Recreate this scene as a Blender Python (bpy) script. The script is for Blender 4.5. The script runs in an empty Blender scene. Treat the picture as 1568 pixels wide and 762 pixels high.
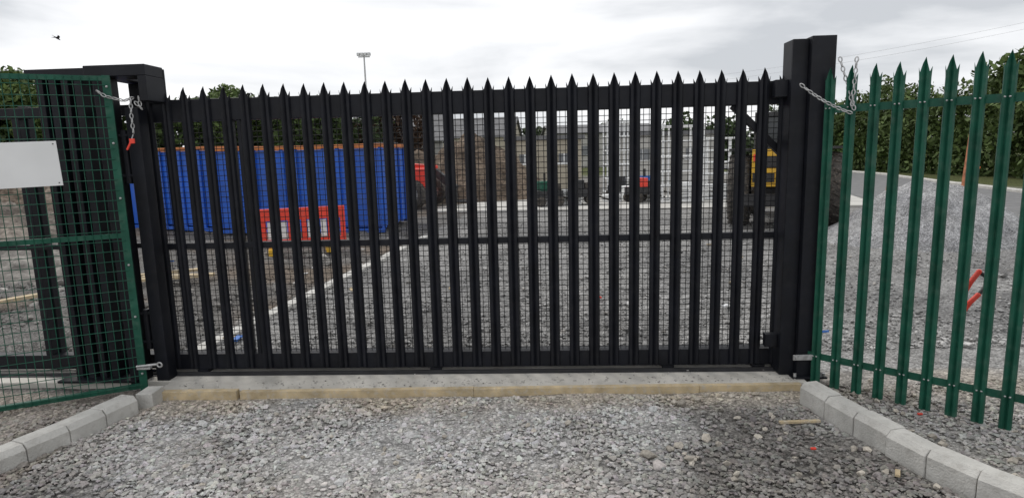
import bpy, math, random
import numpy as np
from mathutils import Vector, Matrix, noise
random.seed(7); rng=np.random.default_rng(7)
scene=bpy.context.scene
scene.view_settings.view_transform='Standard'
try: scene.view_settings.look='None'
except Exception: pass
scene.view_settings.exposure=0

# ------------------------------------------------------------ materials
def newmat(name):
    m=bpy.data.materials.new(name); m.use_nodes=True
    nt=m.node_tree; return m,nt,nt.nodes['Principled BSDF']
def paint(name,col,rough=.5,var=.25,scale=6,bump=.0,metal=0.0,spec=.5,dust=0.0,dustcol=(.3,.28,.25)):
    m,nt,b=newmat(name); N=nt.nodes; L=nt.links
    tc=N.new('ShaderNodeTexCoord'); no=N.new('ShaderNodeTexNoise'); no.inputs['Scale'].default_value=scale; no.inputs['Detail'].default_value=3
    L.new(tc.outputs['Object'],no.inputs['Vector'])
    r=N.new('ShaderNodeValToRGB'); r.color_ramp.elements[0].position=.3; r.color_ramp.elements[1].position=.7
    r.color_ramp.elements[0].color=[c*(1-var) for c in col]+[1]; r.color_ramp.elements[1].color=[min(1,c*(1+var)) for c in col]+[1]
    L.new(no.outputs['Fac'],r.inputs['Fac']); out=r.outputs['Color']
    if dust>0:
        n2=N.new('ShaderNodeTexNoise'); n2.inputs['Scale'].default_value=scale*3.1; n2.inputs['Detail'].default_value=5
        L.new(tc.outputs['Object'],n2.inputs['Vector'])
        mr=N.new('ShaderNodeMapRange'); mr.inputs['From Min'].default_value=.5; mr.inputs['From Max'].default_value=.75; mr.inputs['To Max'].default_value=dust
        L.new(n2.outputs['Fac'],mr.inputs['Value'])
        mx=N.new('ShaderNodeMixRGB'); mx.inputs['Color2'].default_value=(*dustcol,1)
        L.new(mr.outputs['Result'],mx.inputs['Fac']); L.new(out,mx.inputs['Color1']); out=mx.outputs['Color']
    L.new(out,b.inputs['Base Color'])
    b.inputs['Roughness'].default_value=rough; b.inputs['Metallic'].default_value=metal; b.inputs['Specular IOR Level'].default_value=spec
    if bump>0:
        bp=N.new('ShaderNodeBump'); bp.inputs['Strength'].default_value=bump; bp.inputs['Distance'].default_value=.01
        n3=N.new('ShaderNodeTexNoise'); n3.inputs['Scale'].default_value=scale*12; n3.inputs['Detail'].default_value=4
        L.new(tc.outputs['Object'],n3.inputs['Vector']); L.new(n3.outputs['Fac'],bp.inputs['Height']); L.new(bp.outputs['Normal'],b.inputs['Normal'])
    return m
def attrmat(name,attr='Col',rough=.9,var=.3,scale=60,bump=.6,detail=3):
    m,nt,b=newmat(name); N=nt.nodes; L=nt.links
    a=N.new('ShaderNodeAttribute'); a.attribute_name=attr
    tc=N.new('ShaderNodeTexCoord'); no=N.new('ShaderNodeTexNoise'); no.inputs['Scale'].default_value=scale; no.inputs['Detail'].default_value=detail
    L.new(tc.outputs['Object'],no.inputs['Vector'])
    mr=N.new('ShaderNodeMapRange'); mr.inputs['From Min'].default_value=.3; mr.inputs['From Max'].default_value=.7
    mr.inputs['To Min'].default_value=1-var; mr.inputs['To Max'].default_value=1+var
    L.new(no.outputs['Fac'],mr.inputs['Value'])
    mx=N.new('ShaderNodeVectorMath'); mx.operation='SCALE'
    L.new(a.outputs['Color'],mx.inputs[0]); L.new(mr.outputs['Result'],mx.inputs['Scale'])
    L.new(mx.outputs['Vector'],b.inputs['Base Color'])
    b.inputs['Roughness'].default_value=rough; b.inputs['Specular IOR Level'].default_value=.2
    if bump>0:
        bp=N.new('ShaderNodeBump'); bp.inputs['Strength'].default_value=bump; bp.inputs['Distance'].default_value=.01 if scale>20 else .08
        L.new(no.outputs['Fac'],bp.inputs['Height']); L.new(bp.outputs['Normal'],b.inputs['Normal'])
    return m
def groundmat():
    m,nt,b=newmat('crushed_stone_ground'); N=nt.nodes; L=nt.links
    a=N.new('ShaderNodeAttribute'); a.attribute_name='Col'
    tc=N.new('ShaderNodeTexCoord')
    def vor(s):
        v=N.new('ShaderNodeTexVoronoi'); v.inputs['Scale'].default_value=s; L.new(tc.outputs['Object'],v.inputs['Vector']); return v
    v1=vor(55); v2=vor(17)
    sp=N.new('ShaderNodeSeparateColor'); L.new(v1.outputs['Color'],sp.inputs[0])
    sp2=N.new('ShaderNodeSeparateColor'); L.new(v2.outputs['Color'],sp2.inputs[0])
    def mr(inp,a0,a1,b0,b1):
        x=N.new('ShaderNodeMapRange'); 
        for k,v in (('From Min',a0),('From Max',a1),('To Min',b0),('To Max',b1)): x.inputs[k].default_value=v
        L.new(inp,x.inputs['Value']); return x.outputs['Result']
    def mul(p,q):
        x=N.new('ShaderNodeMath'); x.operation='MULTIPLY'; L.new(p,x.inputs[0]); L.new(q,x.inputs[1]); return x.outputs[0]
    n=N.new('ShaderNodeTexNoise'); n.inputs['Scale'].default_value=1.3; n.inputs['Detail'].default_value=7; n.inputs['Roughness'].default_value=.72; L.new(tc.outputs['Object'],n.inputs['Vector'])
    f=mul(mul(mr(sp.outputs[0],0,1,.62,1.42),mr(sp2.outputs[0],0,1,.82,1.18)),mr(v1.outputs['Distance'],0,.6,1.15,.65))
    f=mul(f,mr(n.outputs['Fac'],.3,.7,.7,1.3))
    s=N.new('ShaderNodeVectorMath'); s.operation='SCALE'; L.new(a.outputs['Color'],s.inputs[0]); L.new(f,s.inputs['Scale'])
    L.new(s.outputs['Vector'],b.inputs['Base Color']); b.inputs['Roughness'].default_value=.95; b.inputs['Specular IOR Level'].default_value=.15
    bp=N.new('ShaderNodeBump'); bp.inputs['Strength'].default_value=.7; bp.inputs['Distance'].default_value=.012
    h=N.new('ShaderNodeMath'); h.operation='MULTIPLY_ADD'; L.new(v1.outputs['Distance'],h.inputs[0]); h.inputs[1].default_value=-1.0; L.new(sp.outputs[1],h.inputs[2])
    L.new(h.outputs[0],bp.inputs['Height']); L.new(bp.outputs['Normal'],b.inputs['Normal'])
    return m

M_black=paint('black_powder_coat',(.006,.007,.011),.5,.35,5,spec=.28,dust=.07,dustcol=(.09,.085,.08))
M_blackw=paint('black_mesh_wire',(.008,.009,.012),.5,.2,spec=.3)
M_green=paint('green_powder_coat',(.009,.080,.050),.55,.25,5,spec=.3,dust=.25,dustcol=(.13,.19,.15))
M_galv=paint('galvanised_steel',(.46,.46,.46),.45,.25,30,metal=.5)
M_white=paint('white_board',(.74,.75,.75),.6,.05,3)
M_conc=paint('cast_concrete',(.50,.48,.44),.9,.16,3,bump=.5,dust=.5,dustcol=(.34,.32,.28))
M_kerb=paint('kerb_concrete',(.52,.51,.48),.9,.14,7,bump=.6,dust=.45,dustcol=(.33,.31,.28))
M_pale=paint('pale_concrete',(.48,.47,.44),.9,.15,1.2,bump=.3)
M_timber=paint('sawn_timber',(.50,.40,.25),.85,.25,9,bump=.5,dust=.75,dustcol=(.46,.43,.38))
M_blue=paint('blue_container_paint',(.012,.10,.50),.5,.2,1.5,dust=.3,dustcol=(.08,.12,.25))
M_orange=paint('orange_rust_rim',(.50,.17,.05),.7,.35,4)
M_red=paint('red_plastic',(.75,.055,.03),.5,.15,5,dust=.15)
M_yel=paint('yellow_machine_paint',(.68,.40,.03),.5,.15,3,dust=.3)
M_tyre=paint('tyre_rubber',(.055,.050,.045),.9,.4,9,bump=.5,dust=.7,dustcol=(.20,.17,.14))
M_dark=paint('dark_steel',(.03,.03,.032),.6,.4,8)
M_beige=paint('beige_render',(.44,.40,.32),.9,.12,.8)
M_grey=paint('grey_render',(.34,.33,.32),.9,.12,.8)
M_roof=paint('roof_slate',(.15,.15,.155),.8,.25,2)
M_glass=paint('dark_glass',(.03,.035,.04),.15,.2,2,spec=.8)
M_glass2=paint('curtained_glass',(.16,.17,.18),.2,.2,2,spec=.8)
M_bark=paint('bark',(.08,.06,.045),.95,.35,6,bump=.6)
M_asph=paint('asphalt',(.15,.15,.152),.9,.2,3,bump=.4,dust=.5,dustcol=(.23,.23,.22))
M_bluep=paint('blue_plastic',(.03,.15,.5),.5,.1)
M_oranget=paint('orange_tag',(.80,.17,.04),.6,.1)
M_wood2=paint('weathered_stake',(.40,.25,.15),.85,.3,10)
M_wood3=paint('red_brown_stake',(.42,.17,.09),.85,.3,10)
M_stone=attrmat('loose_stone',rough=.95,var=.2,scale=70,bump=.4,detail=2)
M_leaf=attrmat('leaves',rough=.65,var=.3,scale=3,bump=0,detail=1)
M_ground=groundmat()
M_soil=attrmat('soil_heap',rough=.95,var=.5,scale=7,bump=1.0,detail=6)

# ------------------------------------------------------------ mesh builder
class MB:
    def __init__(s): s.v=[]; s.f=[]; s.m=[]; s.sm=[]
    def add(s,vs,fs,m=0,smooth=False):
        o=len(s.v); s.v+= [tuple(p) for p in vs]; s.f+=[tuple(i+o for i in f) for f in fs]; s.m+=[m]*len(fs); s.sm+=[smooth]*len(fs)
    def box(s,x0,x1,y0,y1,z0,z1,m=0,M=None):
        vs=[Vector((x,y,z)) for x in (x0,x1) for y in (y0,y1) for z in (z0,z1)]
        if M is not None: vs=[M@p for p in vs]
        s.add(vs,[(0,1,3,2),(4,6,7,5),(0,4,5,1),(2,3,7,6),(0,2,6,4),(1,5,7,3)],m)
    def wire(s,p,q,r,seg,m=0,n=4):
        p=Vector(p);q=Vector(q);d=(q-p).normalized();a=d.orthogonal().normalized(); b=d.cross(a); vs=[]
        for k in range(seg+1):
            c=p.lerp(q,k/seg)
            for i in range(n):
                t=2*math.pi*i/n+math.pi/n; vs.append(c+(a*math.cos(t)+b*math.sin(t))*r)
        s.add(vs,[(k*n+i,k*n+(i+1)%n,(k+1)*n+(i+1)%n,(k+1)*n+i) for k in range(seg) for i in range(n)],m)
    def tube(s,p,q,r,n=8,m=0,r2=None,cap=True,smooth=True):
        p=Vector(p);q=Vector(q);d=(q-p).normalized(); r2=r if r2 is None else r2
        a=d.orthogonal().normalized(); b=d.cross(a)
        vs=[]
        for c,rr in ((p,r),(q,r2)):
            for i in range(n):
                t=2*math.pi*i/n+math.pi/n; vs.append(c+(a*math.cos(t)+b*math.sin(t))*rr)
        s.add(vs,[(i,(i+1)%n,n+(i+1)%n,n+i) for i in range(n)],m,smooth and n>5)
        if cap: s.add(vs[:n],[tuple(range(n))[::-1]],m); s.add(vs[n:],[tuple(range(n))],m)
    def path(s,pts,r,n=8,m=0):
        for a,b in zip(pts[:-1],pts[1:]): s.tube(a,b,r,n,m)
    def beam(s,p,q,w,h,m=0):
        p=Vector(p);q=Vector(q);d=(q-p).normalized(); up=Vector((0,0,1))
        if abs(d.z)>.95: up=Vector((0,1,0))
        a=d.cross(up).normalized(); b=a.cross(d)
        vs=[c+a*i*w/2+b*j*h/2 for c in (p,q) for i,j in ((-1,-1),(1,-1),(1,1),(-1,1))]
        s.add(vs,[(0,1,5,4),(1,2,6,5),(2,3,7,6),(3,0,4,7),(3,2,1,0),(4,5,6,7)],m)
    def ball(s,c,r,m=0,n=6):
        vs=[];fs=[]
        for j in range(1,n):
            for i in range(n*2):
                a=math.pi*j/n; t=math.pi*i/n
                vs.append(Vector(c)+Vector((math.sin(a)*math.cos(t),math.sin(a)*math.sin(t),math.cos(a)))*r)
        k=n*2
        for j in range(n-2):
            for i in range(k): fs.append((j*k+i,(j+1)*k+i,(j+1)*k+(i+1)%k,j*k+(i+1)%k))
        fs.append(tuple(range(k))); fs.append(tuple(range((n-2)*k,(n-1)*k))[::-1])
        s.add(vs,fs,m,True)
    def torus_link(s,c,d,side,L,W,r,m=0,n=10,k=5):
        d=d.normalized(); side=(side-d*side.dot(d)).normalized(); nn=d.cross(side)
        vs=[]
        for i in range(n):
            t=2*math.pi*i/n; ct,st=math.cos(t),math.sin(t)
            ce=Vector(c)+d*ct*(L/2-r)+side*st*(W/2-r); rad=(d*ct+side*st).normalized()
            for j in range(k):
                u=2*math.pi*j/k; vs.append(ce+(rad*math.cos(u)+nn*math.sin(u))*r)
        s.add(vs,[(i*k+j,((i+1)%n)*k+j,((i+1)%n)*k+(j+1)%k,i*k+(j+1)%k) for i in range(n) for j in range(k)],m,True)
    def chain(s,pts,m=0,L=.046,W=.030,r=.0046):
        P=[Vector(p) for p in pts]; seg=[(b-a).length for a,b in zip(P[:-1],P[1:])]; T=sum(seg); step=L-2.3*r; n=int(T/step)
        for i in range(n):
            t=(i+.5)*step; k=0
            while k<len(seg)-1 and t>seg[k]: t-=seg[k]; k+=1
            d=(P[k+1]-P[k]).normalized(); c=P[k]+d*t
            a=d.orthogonal(); b=d.cross(a)
            s.torus_link(c,d,a if i%2 else b,L,W,r,m)
    def wheel(s,c,ax,R,w,mt,mh,lugs=18):
        c=Vector(c);ax=Vector(ax).normalized(); up=Vector((0,0,1)); fw=ax.cross(up)
        prof=[(-w/2,R*.55),(-w/2,R*.86),(-w*.38,R*.96),(w*.38,R*.96),(w/2,R*.86),(w/2,R*.55)]
        n=28;vs=[]
        for i in range(n):
            t=2*math.pi*i/n
            for o,rr in prof: vs.append(c+ax*o+(fw*math.cos(t)+up*math.sin(t))*rr)
        k=len(prof)
        s.add(vs,[(i*k+j,((i+1)%n)*k+j,((i+1)%n)*k+j+1,i*k+j+1) for i in range(n) for j in range(k-1)],mt,True)
        s.tube(c-ax*w*.36,c+ax*w*.36,R*.56,20,mh); s.tube(c-ax*w*.44,c+ax*w*.44,R*.2,12,mh)
        for i in range(lugs):
            for sd in (-1,1):
                t=2*math.pi*(i+(.5 if sd>0 else 0))/lugs
                rd=fw*math.cos(t)+up*math.sin(t); t2=t+.16
                rd2=fw*math.cos(t2)+up*math.sin(t2)
                s.beam(c+ax*sd*w*.48+rd*R*.93,c+ax*sd*w*.02+rd2*R*.97,R*.07,R*.07,mt)
    def make(s,name,mats,M=None,bevel=0,parent=None,smooth_all=False):
        me=bpy.data.meshes.new(name); me.from_pydata(s.v,[],s.f)
        for m in mats: me.materials.append(m)
        me.polygons.foreach_set('material_index',s.m); me.polygons.foreach_set('use_smooth',[True]*len(s.f) if smooth_all else s.sm); me.update()
        ob=bpy.data.objects.new(name,me); scene.collection.objects.link(ob)
        if M is not None: ob.matrix_world=M
        if bevel>0:
            b=ob.modifiers.new('bevel','BEVEL'); b.width=bevel; b.segments=2; b.limit_method='ANGLE'; b.angle_limit=math.radians(50)
        if parent: ob.parent=parent
        return ob
def frame(p,q,z=0):
    d=Vector((q[0]-p[0],q[1]-p[1],0)); a=math.atan2(d.y,d.x)
    return Matrix.Translation((p[0],p[1],z))@Matrix.Rotation(a,4,'Z')
def fastmesh(name,V,F,mat,cols=None,M=None,smooth=False):
    me=bpy.data.meshes.new(name); V=np.asarray(V,dtype=np.float32); F=np.asarray(F,dtype=np.int32)
    k=F.shape[1]; me.vertices.add(len(V)); me.vertices.foreach_set('co',V.ravel())
    me.loops.add(F.size); me.loops.foreach_set('vertex_index',F.ravel())
    me.polygons.add(len(F)); me.polygons.foreach_set('loop_start',np.arange(len(F))*k)
    try: me.polygons.foreach_set('loop_total',np.full(len(F),k))
    except Exception: pass
    me.update(calc_edges=True); me.validate()
    if cols is not None:
        at=me.attributes.new('Col','FLOAT_COLOR','POINT'); c=np.ones((len(V),4),dtype=np.float32); c[:,:3]=cols; at.data.foreach_set('color',c.ravel())
    me.polygons.foreach_set('use_smooth',[smooth]*len(F))
    me.materials.append(mat); ob=bpy.data.objects.new(name,me); scene.collection.objects.link(ob)
    if M is not None: ob.matrix_world=M
    return ob

# ------------------------------------------------------------ ground
def nz(x,y,s,o=0): return noise.noise(Vector((x*s+o,y*s-o,o*.37)))
def sm(a,b,x): t=min(1,max(0,(x-a)/(b-a))); return t*t*(3-2*t)
def blob(x,y,cx,cy,rx,ry): return max(0,1-math.hypot((x-cx)/rx,(y-cy)/ry))
def mixc(a,b,t): return tuple(p*(1-t)+q*t for p,q in zip(a,b))
def kerbx(y): return -2.9+(y-6.3)*.8/5.7
def tone(x,y):
    c=(.52,.51,.495)
    if y<4.6:
        n=nz(x,y,1.6,3)+.5*nz(x,y,5,9)
        c=mixc(c,(.42,.40,.375),max(0,min(1,.4+1.2*n)))
        d=min(1,2.2*blob(x,y,1.5,3.0,1.1,1.15)+ .5*n*(1 if x>.5 else .1)); c=mixc(c,(.19,.178,.165),max(0,d)*.9)
        d=min(1,1.8*blob(x,y,-2.8,2.7,1.0,.8)); c=mixc(c,(.22,.21,.20),d)
        c=mixc(c,(.50,.44,.36),max(0,.8*sm(3.85,4.12,y)*(0.55+n)))
        if x>2.1: c=mixc(c,(.30,.285,.265),.6)
        if x<-2.85: c=mixc(c,(.26,.23,.20),.8)
    else:
        n=nz(x,y,.5,5)+.5*nz(x,y,1.7,2)
        c=mixc((.23,.228,.225),(.36,.355,.345),min(1,max(0,.5+n)))
        if x<kerbx(y)-.1:
            c=mixc(c,(.145,.138,.13),min(1,sm(-.5,.2,n+.25)*.85))
            c=mixc(c,(.20,.155,.115),max(0,.7*sm(-.05,.5,nz(x,y,.6,11))))
        if y>21: c=mixc(c,(.24,.22,.19),.5)
    if x>11 and y>6: c=mixc(c,(.36,.345,.32),sm(11,13,x))
    g=sm(17.5,19,x)*sm(5,9,y)
    if y>45: g=1
    if x<-9 and y>19: g=max(g,sm(19,24,y))
    if g>0: c=mixc(c,(.105,.12,.045),g)
    return c
def axis(lo,hi,st,far):
    a=list(np.arange(lo,hi+1e-6,st)); s=st; x=hi
    while x<far: s*=1.25; x+=s; a.append(x)
    s=st; x=lo; b=[]
    while x>-far: s*=1.25; x-=s; b.append(x)
    return np.array(b[::-1]+a)
xs=axis(-8,9,.1,700); ys=axis(1.5,14,.1,700)
V=[];C=[]
for y in ys:
    for x in xs:
        near=1-sm(16,22,abs(y))
        z=(nz(x,y,2.2,1)*.016+nz(x,y,7,4)*.008)*near-.008
        if y>5.4: z+=nz(x,y,.9,8)*.04*near
        if y>5.6 and x<kerbx(y)-.3: z+=max(0,nz(x,y,1.1,17)+.5*nz(x,y,3,2))*.16*near*sm(.3,1.2,kerbx(y)-x)
        V.append((x,y,z)); C.append(tone(x,y))
nx=len(xs); F=[(j*nx+i,j*nx+i+1,(j+1)*nx+i+1,(j+1)*nx+i) for j in range(len(ys)-1) for i in range(nx-1)]
fastmesh('ground',V,F,M_ground,np.array(C),smooth=True)

# stones ----------------------------------------------------------
OCT=np.array([[1,0,0],[-1,0,0],[0,1,0],[0,-1,0],[0,0,1],[0,0,-1],[.6,.6,.55],[-.6,.6,.55],[-.6,-.6,.55],[.6,-.6,.55]],float)
def hullfaces():
    import bmesh
    bm=bmesh.new()
    for i,v in enumerate(OCT): bm.verts.new(v)
    bm.verts.ensure_lookup_table(); bmesh.ops.convex_hull(bm,input=list(bm.verts)); bmesh.ops.triangulate(bm,faces=list(bm.faces))
    bm.verts.ensure_lookup_table(); bm.verts.index_update()
    f=[[v.index for v in fa.verts] for fa in bm.faces]; bm.free(); return np.array(f)
HF=hullfaces()
def stones(name,P,S,C,flat=.65):
    n=len(P); k=len(OCT)
    B=OCT[None]*(1+rng.uniform(-.33,.33,(n,k,1)))*rng.uniform(.65,1.25,(n,1,3))
    a=rng.uniform(0,6.28,n); b=rng.uniform(-.6,.6,n)
    ca,sa,cb,sb=np.cos(a),np.sin(a),np.cos(b),np.sin(b)
    B[:,:,2]*=flat
    x=B[:,:,0]*ca[:,None]-B[:,:,1]*sa[:,None]; y=B[:,:,0]*sa[:,None]+B[:,:,1]*ca[:,None]; z=B[:,:,2]
    y2=y*cb[:,None]-z*sb[:,None]; z2=y*sb[:,None]+z*cb[:,None]
    Vv=np.stack([x,y2,z2],-1)*S[:,None,None]+P[:,None,:]
    Fv=(HF[None]+np.arange(n)[:,None,None]*k).reshape(-1,3)
    return fastmesh(name,Vv.reshape(-1,3),Fv,M_stone,np.repeat(C,k,axis=0))
def kerb_r_x(y):
    return np.interp(y,[2.2,2.75,3.04,3.5,3.9],[2.55,2.26,2.14,2.05,1.96])
P=[];S=[];C=[]
while len(P)<30000:
    y=random.uniform(2.3,4.3); x=random.uniform(-.95,.95)*y
    kx=kerb_r_x(y)
    if x>kx-.02 and x<kx+.16: continue
    if x<-2.68+(y-4.14)*.34 and x>-2.9+(y-4.14)*.34: continue
    if y>4.17-(x+2.7)*.025+.1 and -2.7<x<2.15: continue
    if nz(x,y,2.3,21)+.5*nz(x,y,7,5)>.2 and random.random()<.7: continue
    s=random.choice((.004,.006,.008,.010,.012,.014,.016,.018))*random.uniform(.8,1.2)
    if random.random()<.012: s*=1.7
    t=tone(x,y); q=random.uniform(.68,1.3)
    P.append((x,y,s*.2-.005)); S.append(s); C.append([min(.65,q*c*(1+random.uniform(-.04,.04))) for c in t])
for _ in range(420):   # grit kicked on to the concrete strip
    x=random.uniform(-2.6,2.1); y=4.40-(x+2.7)*.028+abs(random.gauss(0,.10)); s=random.choice((.003,.004,.005,.007,.010))
    P.append((x,y,.045+s*.3)); S.append(s); q=random.uniform(.7,1.2); C.append([q*.40,q*.385,q*.36])
stones('gravel',np.array(P),np.array(S),np.array(C))
P=[];S=[];C=[]
while len(P)<20000:
    y=5.05+ (random.random()**1.5)*11; x=random.uniform(-.95,.9)*y
    s=random.uniform(.010,.024)
    if random.random()<.02: s*=2
    t=tone(x,y); q=random.uniform(.6,1.5)
    P.append((x,y,s*.2)); S.append(s); C.append([min(.6,q*c) for c in t])
stones('gravel.001',np.array(P),np.array(S),np.array(C))
P=[];S=[];C=[]
for cx,cy,n,sp,s0,s1 in ((1.0,3.3,12,.12,.018,.04),(1.05,4.0,9,.2,.018,.036),(1.75,3.6,12,.35,.012,.026),(1.6,3.0,14,.4,.012,.03),(-1.6,3.9,12,.7,.012,.024),(2.7,3.3,22,.35,.015,.03),(2.6,3.9,16,.35,.015,.03),(0.2,3.9,10,.6,.014,.026),(-1.2,3.2,12,.8,.012,.022)):
    for _ in range(n):
        x=random.gauss(cx,sp); y=random.gauss(cy,sp*.6)
        if y>4.12 and x<2.15: y=4.05
        if kerb_r_x(y)-.03<x<kerb_r_x(y)+.16: continue
        s=random.uniform(s0,s1); P.append((x,y,s*.35)); S.append(s)
        q=random.uniform(.65,1.15); C.append([q*.48,q*.44,q*.38])
for _ in range(420):
    x=random.uniform(-10,7); y=random.uniform(5.3,13); s=random.uniform(.03,.08)*(1 if x<kerbx(y) else .4)
    P.append((x,y,s*.3)); S.append(s); q=random.uniform(.5,1.3); C.append([q*.33,q*.315,q*.295])
stones('loose_rocks',np.array(P),np.array(S),np.array(C),.8)

# ------------------------------------------------------------ concrete strip, timber, kerbs
def slab(name,poly,z0,z1,mat,bevel=.006):
    b=MB(); n=len(poly); vs=[(x,y,z0) for x,y in poly]+[(x,y,z1) for x,y in poly]
    b.add(vs,[tuple(range(n))[::-1],tuple(range(n,2*n))]+[(i,(i+1)%n,n+(i+1)%n,n+i) for i in range(n)])
    return b.make(name,[mat],bevel=bevel)
slab('concrete_gate_strip',[(-2.72,4.385),(2.14,4.245),(2.2,5.02),(-6.5,5.3),(-6.5,4.75),(-2.72,4.6)],-.1,.045,M_conc)
b=MB(); MT=frame((-2.66,4.33),(2.12,4.19))
b.box(0,.58,-.005,.05,-.03,.062); b.box(.60,2.35,.005,.052,-.03,.050); b.box(2.352,4.0,.0,.05,-.03,.048); b.box(4.003,4.74,.008,.052,-.03,.044)
b.make('timber_shuttering_board',[M_timber],MT,.003)
def kerbrow(name,pts,L,w,h,inner=1):
    P=[Vector((x,y,0)) for x,y in pts]; seg=[(q-p).length for p,q in zip(P[:-1],P[1:])]; T=sum(seg)
    def at(t):
        k=0
        while k<len(seg)-1 and t>seg[k]: t-=seg[k];k+=1
        return P[k].lerp(P[k+1],t/seg[k])
    b=MB(); n=int(T/L)
    for i in range(n):
        p=at(i*L+.003); q=at((i+1)*L-.003); d=(q-p).normalized(); nn=Vector((-d.y,d.x,0))*inner
        j=random.uniform(-.005,.005); p=p+nn*j; q=q+nn*(j+random.uniform(-.004,.004)); hz=h+random.uniform(-.005,.005)
        prof=[(0,-.05),(0,hz-.035),(.03,hz),(w,hz),(w,-.05)]
        if h<.06: prof=[(0,-.05),(0,hz-.008),(.008,hz),(w,hz),(w,-.05)]
        vs=[c+nn*o+Vector((0,0,z)) for c in (p,q) for o,z in prof]; k=5
        b.add(vs,[(a,(a+1)%k,k+(a+1)%k,k+a) for a in range(k)]+[tuple(range(k))[::-1],tuple(range(k,2*k))])
    return b.make(name,[M_kerb],bevel=.005)
kerbrow('concrete_kerb',[(-2.70,4.13),(-2.78,3.85),(-2.86,3.6),(-3.0,3.26),(-3.25,2.8),(-3.6,2.3)],.25,.14,.115,-1)
kerbrow('concrete_kerb',[(1.955,3.98),(2.04,3.55),(2.14,3.06),(2.27,2.75),(2.5,2.38),(2.85,2.0)],.25,.125,.145,1)
b=MB(); b.box(-2.76,-2.64,4.2,4.36,-.03,.1); b.make('concrete_kerb_offcut',[M_kerb],bevel=.006)
kerbrow('concrete_edging',[(-3.05,5.3),(-2.9,6.3),(-2.5,9.2),(-2.1,12.0),(-1.9,13.5)],.9,.15,.04,-1)

# ------------------------------------------------------------ gate
def pale(b,x,y,z0,H,w=.068,m=0):
    px=[-.034,-.027,-.012,0,.012,.027,.034]; py=[.016,-.002,-.005,.010,-.005,-.002,.016]
    dz=[-.060,-.092,-.040,0,-.040,-.092,-.060]; s=w/.068
    vs=[]
    for lvl in range(3):
        for i in range(7):
            zz=(z0,H-.125,H+dz[i])[lvl]; xx=px[i]*s*(1.1 if lvl==2 and i in (0,6) else (1.05 if lvl==2 and i in(2,4) else 1)); yy=py[i]-(.006 if lvl==2 and i in (0,6) else 0)
            vs.append((x+xx,y+yy,zz))
    fs=[(l*7+i,l*7+i+1,(l+1)*7+i+1,(l+1)*7+i) for l in range(2) for i in range(6)]
    b.add(vs,fs,m)
    b.add([(a,c+.003,z) for a,c,z in vs],[f[::-1] for f in fs],m)
MG=frame((-2.88,4.80),(2.11,4.55))
gate=bpy.data.objects.new('sliding_palisade_gate',None); scene.collection.objects.link(gate)
b=MB()
for i in range(32): pale(b,.10+i*.1552+random.uniform(-.002,.002),-.02,.085,2.32+random.uniform(-.005,.005),.081)
b.make('pales',[M_black],MG,parent=gate)
b=MB()
b.box(-.02,5.0,0,.10,2.06,2.225); b.box(-.02,5.0,0,.12,.07,.20); b.box(.03,4.95,.0,.05,1.065,1.115)
b.box(-.05,.03,0.002,.10,.2,2.06); b.box(4.93,4.995,.002,.10,.2,2.06); 
b.box(.70,.75,.004,.06,.2,2.06); b.box(.79,.82,.004,.06,.2,2.06)
b.beam((4.55,.045,2.06),(4.94,.045,1.68),.05,.05)
b.box(-3.3,-.021,.02,.12,.075,.195); b.box(-3.3,-.051,.02,.07,1.08,1.12); b.box(-3.3,-.051,.02,.08,2.12,2.2)
b.box(-1.02,-.96,.022,.08,.195,2.12); b.box(-3.3,-3.24,.022,.08,.195,2.12); b.box(-2.3,-2.25,.022,.08,.195,2.12)
for x in (.28,2.2,4.05,4.75): b.box(x,x+.09,-.012,.09,.035,.072)
b.make('frame',[M_black],MG,.004,parent=gate)
b=MB(); w=.0026
for i in range(int(4.9/.042)):
    x=.035+i*.042; b.wire((x,.066,.2),(x,.066,2.06),w,2)
for j in range(int(1.86/.042)):
    z=.21+j*.042; b.wire((.03,.071,z),(4.95,.071,z),w,60)
b.make('weld_mesh',[M_blackw],MG,parent=gate)
b=MB(); b.box(-3.4,5.1,-.06,-.03,.045,.062); b.box(-3.4,5.1,-.09,0.0,.0455,.050); b.make('gate_ground_track',[M_dark],MG)

b=MB()
b.box(.0,.165,.0,.012,0,2.495); b.box(.0,.012,.012,.20,0,2.495); b.box(.153,.165,.012,.20,0,2.495); b.box(.012,.153,.19,.20,0,2.495); b.box(.012,.153,.012,.19,2.46,2.475)
b.box(-.11,-.001,.05,.062,.05,2.485); b.box(-.11,-.098,.062,.22,.05,2.485); b.box(-.098,-.001,.20,.212,.05,2.485); b.box(-.098,-.001,.063,.199,2.42,2.43)
b.box(-.04,.21,-.04,.25,.045,.06)
for x in (-.02,.19):
    for y in (-.02,.23): b.tube((x,y,.06),(x,y,.085),.012,6,1)
b.box(-.2,-.111,.10,.16,2.10,2.22); b.box(-.2,-.111,.10,.16,.25,.35)
b.make('gate_catch_post',[M_black,M_galv],frame((2.10,4.33),(3.1,4.28)),.003)

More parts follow.
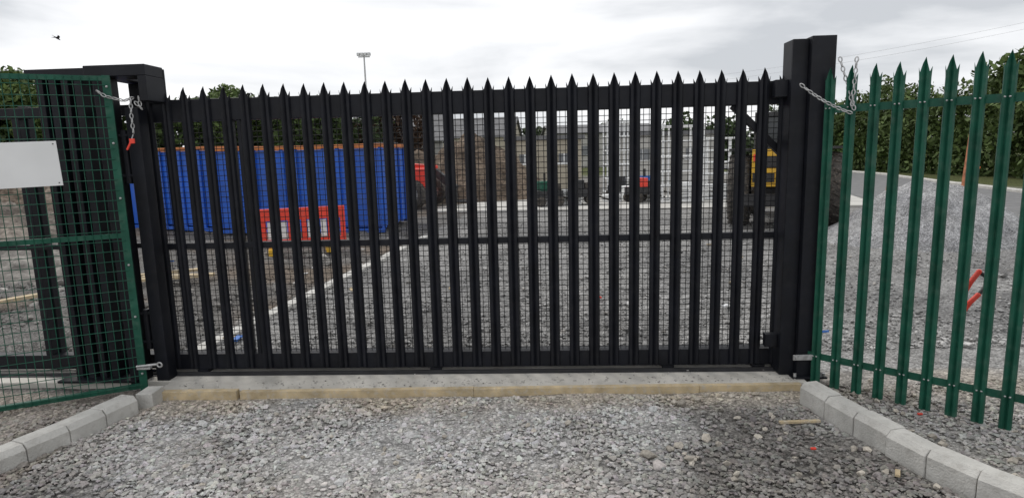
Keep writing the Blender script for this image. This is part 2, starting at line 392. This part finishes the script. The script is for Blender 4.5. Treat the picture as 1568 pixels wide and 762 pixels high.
# left guide portal
b=MB()
MP=frame((-2.88,4.62),(2.11,4.37))
b.box(-.17,-.06,-.02,.10,0.0,2.378); b.box(.035,.135,.0,.11,.0,2.16)
b.box(-.16,-.05,.36,.48,0.0,2.378)
b.box(-.20,.26,-.06,.16,2.38,2.46); b.box(.20,.262,-.06,.16,2.2,2.379); b.box(.10,.262,.161,.18,2.2,2.45)
b.box(-.70,-.201,.0,.14,2.39,2.455)
b.box(-.20,-.05,.162,.5,2.384,2.455)
for k in range(4): b.box(-.64+k*.098,-.585+k*.098,.02+.004*(k%2),.13,0,2.388)
b.box(-.64,-.29,.131,.15,.02,2.388)
b.box(-.75,-.1,-.05,.2,0.045,.065)
b.tube((-.01,.03,.3),(-.01,.03,.62),.025,10); b.tube((-.01,.03,1.6),(-.01,.03,2.0),.025,10)
for z in (.35,.58,1.65,1.95): b.box(-.059,.034,.01,.05,z,z+.02)
b.make('gate_guide_portal',[M_black],MP,.004)
b=MB(); b.box(-1.03,-.96,.28,.34,0,2.22); b.make('black_post',[M_black],MP,.004)

# ------------------------------------------------------------ left green mesh panel
MF=frame((-2.89,4.52),(-3.69,4.13)); L=2.6
b=MB()
b.box(-.025,.025,-.02,.02,.0,2.38)
b.box(L,L+.05,-.02,.02,.0,2.38)
for z in (.03,1.205,2.34): b.box(.0252,L-.001,-.018,.018,z,z+.035)
for i in range(int(L/.05)):
    x=.05+i*.05; b.wire((x,.0215,.04),(x,.0215,2.37),.0026,3)
z=.06
while z<2.36:
    b.wire((.0,.026,z),(L,.026,z),.0028,30); z+=.075
for z in (.15,.6,1.0,1.5,1.9,2.3):
    b.ball((0,.024,z),.009,1)
b.make('green_mesh_fence_panel',[M_green,M_galv],MF)
b=MB(); b.box(.33,.85,-.006,.0,0,.31,0)
for x,z in ((.35,.02),(.35,.29),(.83,.02),(.83,.29)): b.ball((x,.001,z),.005,1,4)
b.make('blank_white_sign',[M_white,M_dark],MF@Matrix.Translation((0,.045,1.62))@Matrix.Rotation(math.radians(1.5),4,'Y'),.001)
b=MB()
b.chain([(-2.93,4.46,2.27),(-2.88,4.47,2.23),(-2.78,4.52,2.20),(-2.70,4.565,2.235)])
b.chain([(-2.74,4.535,2.215),(-2.745,4.53,2.10),(-2.745,4.53,1.94)])
b.chain([(-2.70,4.565,2.235),(-2.69,4.565,2.15),(-2.72,4.54,2.20)])
b.make('chain',[M_galv])
b=MB(); b.box(-2.775,-2.74,4.515,4.53,1.895,1.93,0); b.tube((-2.755,4.52,1.93),(-2.745,4.525,1.96),.005,6,1); b.beam((-2.77,4.52,1.90),(-2.80,4.52,1.85),.012,.012,0); b.make('padlock',[M_red,M_galv],bevel=.003)
b=MB(); b.tube((-2.90,4.47,.215),(-2.76,4.50,.22),.010,8); b.torus_link(Vector((-2.74,4.50,.215)),Vector((1,0,0)),Vector((0,0,1)),.05,.05,.007); b.box(-2.90,-2.80,4.47,4.50,.19,.205); b.make('gate_bolt',[M_galv],bevel=0)

# ------------------------------------------------------------ right green palisade
MR=frame((2.20,4.27),(2.96,3.47)); b=MB()
for i in range(20):
    x=i*.1385+random.uniform(-.003,.003); pale(b,x,.0,.02,2.27+random.uniform(-.008,.008),.066)
for z in (.20,1.97):
    b.box(-.02 if z>1 else -.12,2.9,.020,.025,z,z+.05); b.box(-.02 if z>1 else -.12,2.9,.0251,.055,z,z+.005)
    for i in range(20):
        b.ball((i*.1385-.012,-.008,z+.03),.0065,1,4); b.ball((i*.1385+.012,-.008,z+.03),.0065,1,4)
b.box(1.45,1.53,.056,.13,0,2.2)
b.make('green_palisade_fence',[M_green,M_galv],MR)
b=MB(); b.box(2.05,2.2,4.28,4.295,.195,.235); b.tube((2.075,4.27,.215),(2.075,4.31,.215),.012,8); b.make('fence_bracket',[M_galv],bevel=.002)
b=MB()
def cat(p,q,s,n=8): 
    p=Vector(p);q=Vector(q); return [p.lerp(q,i/n)-Vector((0,0,s*4*(i/n)*(1-i/n))) for i in range(n+1)]
b.chain(cat((2.01,4.29,2.17),(2.30,4.11,1.95),.025))
b.chain(cat((2.26,4.27,2.34),(2.31,4.13,1.96),.0))
b.chain(cat((2.30,4.13,2.32),(2.28,4.12,1.97),.0))
b.make('chain.001',[M_galv])

b=MB()
def arc(pts,r,m):
    b.path(pts,r,10,m)
    for p in pts: b.ball(p,r*.99,m)
arc([(2.98,3.80,.93),(2.93,3.80,.86),(2.88,3.80,.76),(2.865,3.80,.64)],.016,0)
arc([(2.98,3.79,.78),(2.93,3.79,.73),(2.885,3.79,.66),(2.865,3.79,.58)],.016,0)
arc([(2.98,3.80,.93),(3.02,3.80,.9),(3.06,3.80,.86),(2.98,3.79,.78)],.012,1)
b.make('bolt_cutter',[M_red,M_dark])

b=MB(); b.box(-.13,.13,-.013,.013,.005,.02,0); b.make('timber_offcut',[M_timber],Matrix.Translation((1.80,3.64,0.01))@Matrix.Rotation(.02,4,'Z'),.002)
b=MB(); b.box(-.035,.035,-.012,.012,.005,.018,0); b.make('timber_offcut.001',[M_timber],Matrix.Translation((2.02,3.0,0.01))@Matrix.Rotation(1.0,4,'Z'),.002)
b=MB()
for _ in range(22):
    x=random.uniform(-7,4); y=random.uniform(5.3,11); s=random.uniform(.03,.09); M=Matrix.Translation((x,y,.03))@Matrix.Rotation(random.uniform(0,3),4,'Z')@Matrix.Rotation(random.uniform(-.4,.4),4,'X')
    b.box(-s,s,-s*.3,s*.3,0,.02,random.choice((0,0,1,2,2,3)),M)
for x,y in ((2.62,3.72),(1.72,3.3)):
    b.box(-.015,.015,-.008,.008,.0,.012,1,Matrix.Translation((x,y,.01)))
for x,y,a in ((-5.0,8.6,.3),(-4.9,8.75,.1),(-5.3,9.0,.5),(-6.3,7.4,1.0)): b.box(-.5,.5,-.05,.05,.06,.10,2,Matrix.Translation((x,y,.03))@Matrix.Rotation(a,4,'Z'))
b.make('site_debris',[M_bluep,M_red,M_timber,M_white],bevel=.003)

# ------------------------------------------------------------ blue containers
def container(name,p,q,W,H):
    M=frame(p,q); Lc=(Vector(q)-Vector(p)).length; b=MB()
    b.box(.02,Lc-.02,.05,W-.05,.15,H-.1,0)
    n=int(Lc/.34)
    for i in range(n+1):
        x=i*Lc/n; b.box(max(0,x-.045),min(Lc,x+.045),-.0,.049,.12,H-.08,0); b.box(max(0,x-.045),min(Lc,x+.045),W-.049,W,.12,H-.08,0)
    for i in range(6):
        y=.1+i*(W-.2)/5
        for x0,x1 in ((-.03,.0199),(Lc-.0199,Lc+.03)): b.box(x0,x1,y-.04,y+.04,.13,H-.09,0)
    b.box(-.05,Lc+.05,-.04,.06,H-.079,H,1); b.box(-.05,Lc+.05,W-.06,W+.04,H-.079,H,1)
    b.box(-.05,.05,.061,W-.061,H-.079,H-.002,1); b.box(Lc-.05,Lc+.05,.061,W-.061,H-.079,H-.002,1)
    b.box(-.02,Lc+.02,-.02,.08,.03,.119,0); b.box(-.02,Lc+.02,W-.08,W+.02,.03,.119,0)
    for x in (Lc*.25,Lc*.75): b.tube((x,.1,.09),(x,W-.1,.09),.09,12,2)
    b.box(Lc*.06,Lc*.2,-.03,-.001,.9,1.3,0)
    b.make(name,[M_blue,M_orange,M_dark],M,.008)
container('blue_waste_container',(-7.0,14.5),(-2.95,14.0),2.4,2.06)
container('blue_waste_container.001',(-13.2,17.7),(-7.35,15.0),2.4,2.12)

b=MB(); MBb=frame((-4.60,11.1),(-3.16,11.6))
b.box(0,1.5,-.04,.04,.64,.86,0); b.box(0,1.5,-.04,.04,.16,.28,0)
for i in range(7): b.box(i*.235,.09+i*.235,-.035,.035,.281,.639,0)
for i in (0,1,2,3,4,5): b.box(.09+i*.235+.02,.235+i*.235-.02,-.012,.012,.30,.62,2)
for x in (.2,1.2): b.box(x-.09,x+.09,-.36,.36,0.03,.15,1); b.box(x-.05,x+.05,-.10,.10,.1501,.159,1)
b.make('red_plastic_barrier',[M_red,M_yel,M_white],MBb,.012)

# telehandler
b=MB()
T=Matrix.Translation((-4.1,21.3,0))@Matrix.Rotation(math.radians(-14),4,'Z')
b.box(-1.5,1.3,-.55,.55,.55,1.05,0,T); b.box(.2,1.6,-.9,-.35,.7,1.35,0,T); b.box(-1.75,-1.3,-.6,.6,.5,1.3,0,T)
b.beam(T@Vector((-1.6,.1,1.55)),T@Vector((1.6,.1,1.25)),.3,.34,0); b.beam(T@Vector((1.5,.1,1.25)),T@Vector((2.3,.1,.6)),.22,.24,1)
for sx in (-.45,.3):
    for sy in (-.85,-.2): b.beam(T@Vector((sx,sy,.9)),T@Vector((sx*.9,sy,2.15)),.06,.06,2)
b.box(-.5,.35,-.9,-.15,2.15,2.23,2,T); b.box(-.42,.25,-.82,-.22,1.1,2.149,3,T)
b.box(2.1,2.2,-.5,.5,.2,.7,2,T); b.box(2.2,3.0,-.35,-.25,.2,.24,2,T); b.box(2.2,3.0,.25,.35,.2,.24,2,T)
for x in (-1.1,1.1):
    for y in (-.95,.95): b.wheel(T@Vector((x,y,.5)),(T.to_3x3()@Vector((0,1,0))),.52,.36,4,5,16)
b.make('red_telehandler',[M_red,M_dark,M_dark,M_glass,M_tyre,M_grey],bevel=.02)

# yellow loader
b=MB(); T=Matrix.Translation((6.38,14.2,0))@Matrix.Rotation(math.radians(-24),4,'Z')
ax=T.to_3x3()@Vector((1,0,0))
for x in (-.93,.93):
    b.wheel(T@Vector((x,-.6,.80)),ax,.82,.45,1,2,20); b.wheel(T@Vector((x*.8,2.0,.55)),ax,.56,.32,1,0,16)
b.box(-.55,.55,-.95,1.2,.45,.9,2,T); b.box(-.5,.5,1.0,2.6,.7,1.5,0,T)
b.box(-.66,.60,-1.25,-.1,.901,1.7,0,T); b.box(-.64,-.2,-1.28,-1.251,1.0,1.2,2,T); b.box(-.5,.5,-1.262,-1.251,1.3,1.55,2,T)
b.box(-.64,.64,-1.0,.6,2.40,2.5,2,T)
for sx in (-.6,.6):
    for sy in (-.95,-.1,.52): b.beam(T@Vector((sx,sy,1.71)),T@Vector((sx,sy,2.40)),.07,.07,2)
b.box(-.57,.57,-.9,.5,1.71,2.39,3,T)
b.box(-1.15,-.67,-1.1,-.1,1.68,1.73,2,T); b.box(.61,1.1,-1.1,-.1,1.68,1.73,2,T)
b.beam(T@Vector((.3,-1.3,.7)),T@Vector((.3,-1.8,1.9)),.22,.24,0); b.beam(T@Vector((.3,-1.8,1.9)),T@Vector((.3,-1.9,.9)),.16,.2,0)
b.box(.0,.6,-2.1,-1.65,.35,.9,2,T); b.box(-.8,.8,-1.42,-1.31,.5,.75,2,T)
for x in (-.58,.54): b.box(x-.05,x+.05,-1.29,-1.263,1.45,1.6,4,T)
b.make('yellow_backhoe_loader',[M_yel,M_tyre,M_dark,M_glass,M_red],bevel=.02)

# heaps
def heap(name,cx,cy,rx,ry,H,c0,c1,rough=.12,n=70,seed=0,mat=None,flat=1.0):
    V=[];C=[]
    for j in range(n):
        for i in range(n):
            u=i/(n-1)*2-1; v=j/(n-1)*2-1; r=math.hypot(u,v)
            x=cx+u*rx*1.1; y=cy+v*ry*1.1
            r2=r*1.1+.16*noise.noise(Vector((u*1.7+seed,v*1.7,seed)))
            z=H*max(0,1-max(r2,.12))**flat
            z=z*(1+.25*noise.noise(Vector((x*.8,y*.8,seed+3))))
            z+=rough*min(1,z*3)*(noise.noise(Vector((x*3,y*3,seed)))+.5*noise.noise(Vector((x*9,y*9,seed))))
            V.append((x,y,z-.03)); C.append(mixc(c0,c1,min(1,max(0,.5+noise.noise(Vector((x*1.5,y*1.5,z+seed)))))))
    F=[(j*n+i,j*n+i+1,(j+1)*n+i+1,(j+1)*n+i) for j in range(n-1) for i in range(n-1)]
    fastmesh(name,V,F,mat or M_soil,np.array(C),smooth=True)
heap('gravel_pile',7.7,11.2,1.9,1.7,1.22,(.33,.33,.34),(.43,.43,.43),.08,90,2,M_ground,.85)
heap('soil_mound',-1.6,25.0,3.4,3.0,2.6,(.10,.078,.06),(.21,.165,.125),.28,90,5,None,.7)
heap('soil_mound',-5.5,27.5,4.5,3.0,2.3,(.10,.078,.06),(.20,.155,.12),.28,80,8,None,.6)
heap('soil_mound',-14.5,15.5,3.6,2.2,1.1,(.12,.105,.09),(.25,.22,.19),.25,80,12,None,.7)
heap('soil_mound',-17,22,6,3,1.6,(.11,.085,.065),(.25,.21,.17),.25,80,15,None,.7)
heap('soil_mound',-8.3,10.2,1.8,1.4,.55,(.15,.14,.13),(.26,.245,.225),.16,70,31,None,.8)
heap('gravel_pile',12.6,12.6,2.2,1.8,.5,(.24,.24,.24),(.34,.335,.33),.05,70,22,M_ground,.8)

slab('concrete_pavement',[(-2.4,18.9),(10,17.2),(13,21.5),(0.6,24.2),(-2.6,20.2)],-.2,.05,M_pale,0)
def strip(name,L,R,z,mat):
    b=MB(); n=len(L); vs=[(x,y,z) for x,y in L]+[(x,y,z) for x,y in R]
    b.add(vs,[(i,i+1,n+i+1,n+i) for i in range(n-1)]); b.make(name,[mat])
strip('site_road',[(10.0,14.5),(10.8,18),(13,25),(16.5,34),(18,45),(17,70)],[(15.5,12),(16.2,18),(18.2,26),(20.6,34),(22,45),(21,70)],.06,M_asph)
kerbrow('road_kerb',[(15.6,12),(16.3,18),(18.3,26),(20.7,34),(22.1,45),(21.1,70)],.91,.15,.16,-1)

# ------------------------------------------------------------ buildings
def house(name,cx,cy,w,d,h,rh,wall,rot=0,wins=(),gl=None):
    M=Matrix.Translation((cx,cy,0))@Matrix.Rotation(rot,4,'Z')
    e=bpy.data.objects.new(name,None); scene.collection.objects.link(e)
    b=MB(); b.box(-w/2,w/2,-d/2,d/2,0,h); 
    if rh>0: b.add([(-w/2,-d/2,h),(-w/2,d/2,h),(-w/2,0,h+rh),(w/2,-d/2,h),(w/2,d/2,h),(w/2,0,h+rh)],[(0,1,2),(3,5,4)])
    b.make('walls',[wall],M,parent=e)
    b=MB(); o=.3
    if rh>0:
        for s in (-1,1): b.add([(-w/2-o,s*(d/2+o),h-o*rh/(d/2)),(w/2+o,s*(d/2+o),h-o*rh/(d/2)),(w/2+o,0,h+rh+.02),(-w/2-o,0,h+rh+.02),(-w/2-o,s*(d/2+o),h-o*rh/(d/2)+.12),(w/2+o,s*(d/2+o),h-o*rh/(d/2)+.12),(w/2+o,0,h+rh+.14),(-w/2-o,0,h+rh+.14)],[(0,1,2,3),(4,5,6,7),(0,1,5,4),(1,2,6,5),(0,3,7,4)])
    else: b.box(-w/2-.15,w/2+.15,-d/2-.15,d/2+.15,h+.001,h+.18)
    b.make('roof',[M_roof],M,parent=e)
    b=MB()
    for x,z,ww,hh in wins:
        b.box(x-ww/2,x+ww/2,-d/2-.03,-d/2+.05,z,z+hh,0); b.box(x-ww/2-.08,x+ww/2+.08,-d/2-.05,-d/2-.002,z-.1,z-.001,1)
        b.box(x-.03,x+.03,-d/2-.04,-d/2-.031,z,z+hh,1)
    if wins: b.make('windows',[gl or M_glass,M_white],M,parent=e)
    return e
house('rendered_house',-10.5,60,8,8,3.2,2.4,M_grey,.1,[(-2.2,1,1.4,1.2),(2,1,1.4,1.2),(0,.1,1,2.1)])
house('rendered_house.001',-3.5,82,9,8,4.0,2.4,M_beige,-.15,[(-2.2,1,1.4,1.2),(2,1,1.4,1.2)],M_glass2)
house('site_welfare_cabin',1.6,29.5,3.4,2.6,2.35,0,M_beige,.0,[(-.9,1.3,.5,.4),(.9,1.3,.5,.4)],M_glass2)
house('industrial_building',10.5,74,12,10,3.8,1.0,M_pale,0.05,[(-3,1.4,2,1),(1,1.4,2,1),(4.5,0.1,2.4,3)],M_glass2)
house('site_welfare_cabin.001',8.2,33,5,2.6,2.5,0,M_pale,.05,[(-1.4,1.3,.7,.5),(1.2,1.3,.7,.5)],M_glass2)
b=MB()
for x0,y0,w,h in ((4.9,19.6,1.3,2.5),(6.5,20.4,1.2,2.1),(3.9,24.5,1.0,2.9)):
    for i in range(4):
        for yy in (0,1.0): b.tube((x0+i*w/3,y0+yy,.05),(x0+i*w/3,y0+yy,h),.032,6)
    for j in range(6):
        z=.1+j*(h-.12)/5
        for yy in (0,1.0): b.tube((x0,y0+yy-.03,z),(x0+w,y0+yy-.03,z),.026,6)
        for xx in (0,w): b.tube((x0+xx,y0,z),(x0+xx,y0+1,z),.026,6)
b.make('white_scaffold_rack',[M_white])
b=MB()
for i in range(9):
    x=1.0+i*.72; y=20.2+random.uniform(-.5,.9); h=random.uniform(.15,.5)
    for k in range(int(h/.12)+1): b.box(x,x+.6,y,y+.5,.05+k*.13,.05+k*.13+.11)
b.make('stacked_concrete_blocks',[M_white],bevel=.01)
def genset(name,x,y,c,rot=0):
    T=Matrix.Translation((x,y,.05))@Matrix.Rotation(rot,4,'Z'); b=MB()
    b.box(-.45,.45,-.3,.3,.25,.5,1,T); b.box(-.3,.1,-.25,.25,.5,.8,0,T); b.box(.12,.4,-.2,.2,.5,.7,2,T)
    b.tube(T@Vector((-.1,0,.8)),T@Vector((-.1,0,1.05)),.04,8,2)
    for sx in (-.3,.3):
        for sy in (-.32,.32): b.tube(T@Vector((sx,sy-.05,.16)),T@Vector((sx,sy+.05,.16)),.16,14,2)
    b.tube(T@Vector((.45,0,.3)),T@Vector((.95,0,.12)),.03,8,2)
    b.make(name,[c,M_dark,M_tyre],bevel=.01)
genset('site_generator',2.3,20.0,M_dark); genset('site_generator.001',4.35,20.3,M_red,.4); genset('site_generator.002',3.9,22,M_dark,1.2); genset('site_generator.003',4.9,21.8,M_bluep,-.3); genset('site_generator.004',1.2,19.7,M_green,.2)

b=MB(); x,y=-13.6,60
b.tube((x,y,0),(x,y,11.3),.14,10,0,r2=.07); b.beam((x-.55,y,11.2),(x+.55,y,11.2),.1,.1,0)
for dx in (-.5,-.17,.17,.5):
    b.box(x+dx-.14,x+dx+.14,y-.25,y+.05,11.3,11.55,0); b.box(x+dx-.11,x+dx+.11,y-.27,y-.251,11.33,11.5,1)
b.make('floodlight_mast',[M_galv,M_white])

def stake(name,p,q,m):
    b=MB(); b.beam(p,q,.05,.05,0); b.make(name,[m])
stake('survey_stake',(13.6,22,0),(13.95,22,2.9),M_wood2); stake('survey_stake',(10.2,18.5,0),(10.25,18.5,2.7),M_wood2)
stake('survey_stake',(8.45,11.4,.3),(8.58,11.4,2.3),M_wood3)
b=MB(); b.add([(8.2,10.9,1.2),(8.33,10.9,1.13),(8.40,10.9,1.30),(8.27,10.9,1.38)],[(0,1,2,3)]); b.add([(8.3,10.915,0),(8.315,10.915,0),(8.315,10.915,1.3),(8.3,10.915,1.3)],[(0,1,2,3)]); b.make('orange_marker_tag',[M_oranget])

# ------------------------------------------------------------ vegetation
def leafmass(name,blobs,n,size,cols):
    B=np.array(blobs); w=B[:,3]**2; w=w/w.sum(); idx=rng.choice(len(B),n,p=w)
    d=rng.normal(size=(n,3)); d/=np.linalg.norm(d,axis=1,keepdims=True)
    r=rng.uniform(.35,1.08,n)**.6; P=B[idx,:3]+d*(B[idx,3]*r)[:,None]*np.array([1,1,.85]); P[:,2]=np.maximum(P[:,2],.05)
    a=rng.normal(size=(n,3)); a/=np.linalg.norm(a,axis=1,keepdims=True); a=a+d*.3
    t=np.cross(a,rng.normal(size=(n,3))); t/=np.linalg.norm(t,axis=1,keepdims=True); u=np.cross(a,t); u/=np.linalg.norm(u,axis=1,keepdims=True)
    s=size*rng.uniform(.5,1.4,n)[:,None]
    Vv=np.stack([P-t*s,P+u*s*.5,P+t*s,P-u*s*.5],1).reshape(-1,3); Fv=np.arange(n*4).reshape(-1,4)
    c0,c1=np.array(cols[0]),np.array(cols[1])
    bt=rng.uniform(0,1,len(B))[idx]; k=np.clip(.3*bt+.3*rng.uniform(0,1,n)+.45*np.clip(d[:,2]*.6+.4,0,1)*r,0,1)[:,None]
    C=c0+(c1-c0)*k
    return fastmesh(name,Vv,Fv,M_leaf,np.repeat(C,4,axis=0))
def row(p,q,h,w,step,rr=(.7,1.3)):
    p=np.array(p,float);q=np.array(q,float);L=np.linalg.norm(q-p); out=[]
    for i in range(int(L/step)):
        c=p+(q-p)*(i*step/L); hh=h*(1+.3*noise.noise(Vector((c[0]*.35,c[1]*.35,h))))+random.uniform(-.4,.4)
        z=.5
        while z<hh:
            r=random.uniform(*rr); out.append((c[0]+random.uniform(-w,w),c[1]+random.uniform(-w,w),z,r)); z+=r*.8
    return out
G0=((.03,.05,.016),(.12,.17,.05))
leafmass('roadside_hedge',row((24.5,20),(25.5,60),4.7,.9,.55),52000,.16,G0)
leafmass('roadside_hedge.001',row((-34,33),(-9,40),4.6,1.2,.8,(.9,1.6)),34000,.2,((.02,.035,.014),(.09,.135,.04)))
leafmass('roadside_hedge.002',row((-15,42),(-5,46),3.8,1.2,.9,(.9,1.5)),12000,.22,((.03,.02,.014),(.10,.06,.04)))
leafmass('distant_tree_line',row((-60,105),(75,105),4.0,3,2.2,(1.6,2.8)),24000,.5,((.03,.045,.025),(.09,.12,.06)))
leafmass('distant_tree_line.001',row((8,88),(24,62),4.0,1,1.2,(1.2,2)),7000,.35,((.03,.045,.018),(.08,.12,.05)))
def tree(name,x,y,H,R,n=7000,cols=G0,size=.18):
    e=bpy.data.objects.new(name,None); scene.collection.objects.link(e)
    b=MB(); b.tube((x,y,0),(x+.1,y,H*.5),.22,8,0,r2=.13); bl=[]
    for k in range(11):
        a=k*2.4; rr=R*random.uniform(.35,.8); z=H*random.uniform(.5,.9); p=(x+rr*math.cos(a),y+rr*math.sin(a),z)
        b.tube((x+.08,y,H*random.uniform(.3,.5)),p,.09,6,0,r2=.03); bl.append((*p,R*random.uniform(.3,.5)))
    bl.append((x,y,H*.86,R*.5)); b.tube((x+.1,y,H*.5),(x,y,H*.88),.13,8,0,r2=.04)
    o=b.make('trunk_and_limbs',[M_bark],parent=e); l=leafmass('crown',bl,n,size,cols); l.parent=e
tree('broadleaf_tree',-19.8,44,6.9,2.6); tree('broadleaf_tree',-29,36,7.0,3.2); tree('broadleaf_tree',-24.5,34,6.0,2.6)
tree('broadleaf_tree',-17,38,5.6,2.4); tree('broadleaf_tree',27,31,6.3,2.6); tree('broadleaf_tree',27.5,24.5,6.2,2.4)

b=MB()
for o in (0,.9): b.path(cat((20,58+o,8.0+o*.6),(60,42+o,14.5+o*.6),1.0,16),.008,5)
b.make('power_line',[M_galv])
b=MB(); T=Matrix.Translation((-17.0,24,6.5))@Matrix.Rotation(.9,4,'Z')@Matrix.Rotation(.6,4,'Y')@Matrix.Scale(1.3,4)
body=[(-.09,0,0,.004),(-.06,0,0,.02),(0,0,.005,.03),(.06,0,.01,.022),(.09,0,.01,.006)]
for a,c in zip(body[:-1],body[1:]): b.tube(T@Vector(a[:3]),T@Vector(c[:3]),a[3],8,0,r2=c[3])
for s in (-1,1):
    pts=[(.04,0,.01),(.03,s*.1,.05),(-.02,s*.2,.04),(-.09,s*.27,.0),(-.05,s*.17,.035),(-.03,s*.08,.03),(-.03,0,.01)]
    b.add([T@Vector(p) for p in pts],[tuple(range(7))])
    b.add([T@Vector(p) for p in ((-.07,0,0),(-.16,s*.05,0),(-.11,0,0))],[(0,1,2)])
b.make('swift_bird',[M_dark])

# ------------------------------------------------------------ world, sun, camera
w=bpy.data.worlds.new('World'); scene.world=w; w.use_nodes=True; nt=w.node_tree; N=nt.nodes; Lk=nt.links
bg=N['Background']; bg.inputs['Strength'].default_value=.1
sky=N.new('ShaderNodeTexSky'); sky.sky_type='NISHITA'; sky.sun_disc=False
EL=math.radians(50); AZ=math.radians(-35)
sky.sun_elevation=EL; sky.sun_rotation=AZ
tc=N.new('ShaderNodeTexCoord'); mp=N.new('ShaderNodeMapping'); mp.inputs['Scale'].default_value=(1.3,1.3,6.0); mp.inputs['Location'].default_value=(.35,.2,0)
Lk.new(tc.outputs['Generated'],mp.inputs['Vector'])
no=N.new('ShaderNodeTexNoise'); no.inputs['Scale'].default_value=1.5; no.inputs['Detail'].default_value=6; no.inputs['Roughness'].default_value=.5; no.inputs['Distortion'].default_value=.3
Lk.new(mp.outputs['Vector'],no.inputs['Vector'])
cr=N.new('ShaderNodeValToRGB'); e=cr.color_ramp.elements
e[0].position=.36; e[0].color=(.55,.57,.60,1); e[1].position=.60; e[1].color=(.99,.99,1,1); k=e.new(.48); k.color=(.81,.82,.84,1)
Lk.new(no.outputs['Fac'],cr.inputs['Fac'])
sc=N.new('ShaderNodeVectorMath'); sc.operation='SCALE'; sc.inputs['Scale'].default_value=11.6; Lk.new(cr.outputs['Color'],sc.inputs[0])
mx=N.new('ShaderNodeMixRGB'); mx.inputs['Fac'].default_value=.95; Lk.new(sky.outputs['Color'],mx.inputs['Color1']); Lk.new(sc.outputs['Vector'],mx.inputs['Color2'])
Lk.new(mx.outputs['Color'],bg.inputs['Color'])
sd=bpy.data.lights.new('sun','SUN'); sd.energy=1.5; sd.angle=math.radians(18); sd.color=(1,.96,.90)
so=bpy.data.objects.new('sun',sd); scene.collection.objects.link(so)
dirv=Vector((math.sin(AZ)*math.cos(EL),math.cos(AZ)*math.cos(EL),math.sin(EL)))
so.rotation_euler=dirv.to_track_quat('Z','Y').to_euler()

th=math.radians(8.9); r=math.radians(1.5)
Fv=Vector((0,math.cos(th),-math.sin(th)));U0=Vector((0,math.sin(th),math.cos(th)));R0=Vector((1,0,0))
Rv=math.cos(r)*R0-math.sin(r)*U0; Uv=math.sin(r)*R0+math.cos(r)*U0
cd=bpy.data.cameras.new('camera'); cd.sensor_width=36; cd.lens=930/1568*36; cd.clip_end=2000; cd.clip_start=.05
co=bpy.data.objects.new('camera',cd); scene.collection.objects.link(co)
co.matrix_world=Matrix(((Rv.x,Uv.x,-Fv.x,0),(Rv.y,Uv.y,-Fv.y,0),(Rv.z,Uv.z,-Fv.z,1.75),(0,0,0,1)))
scene.camera=co
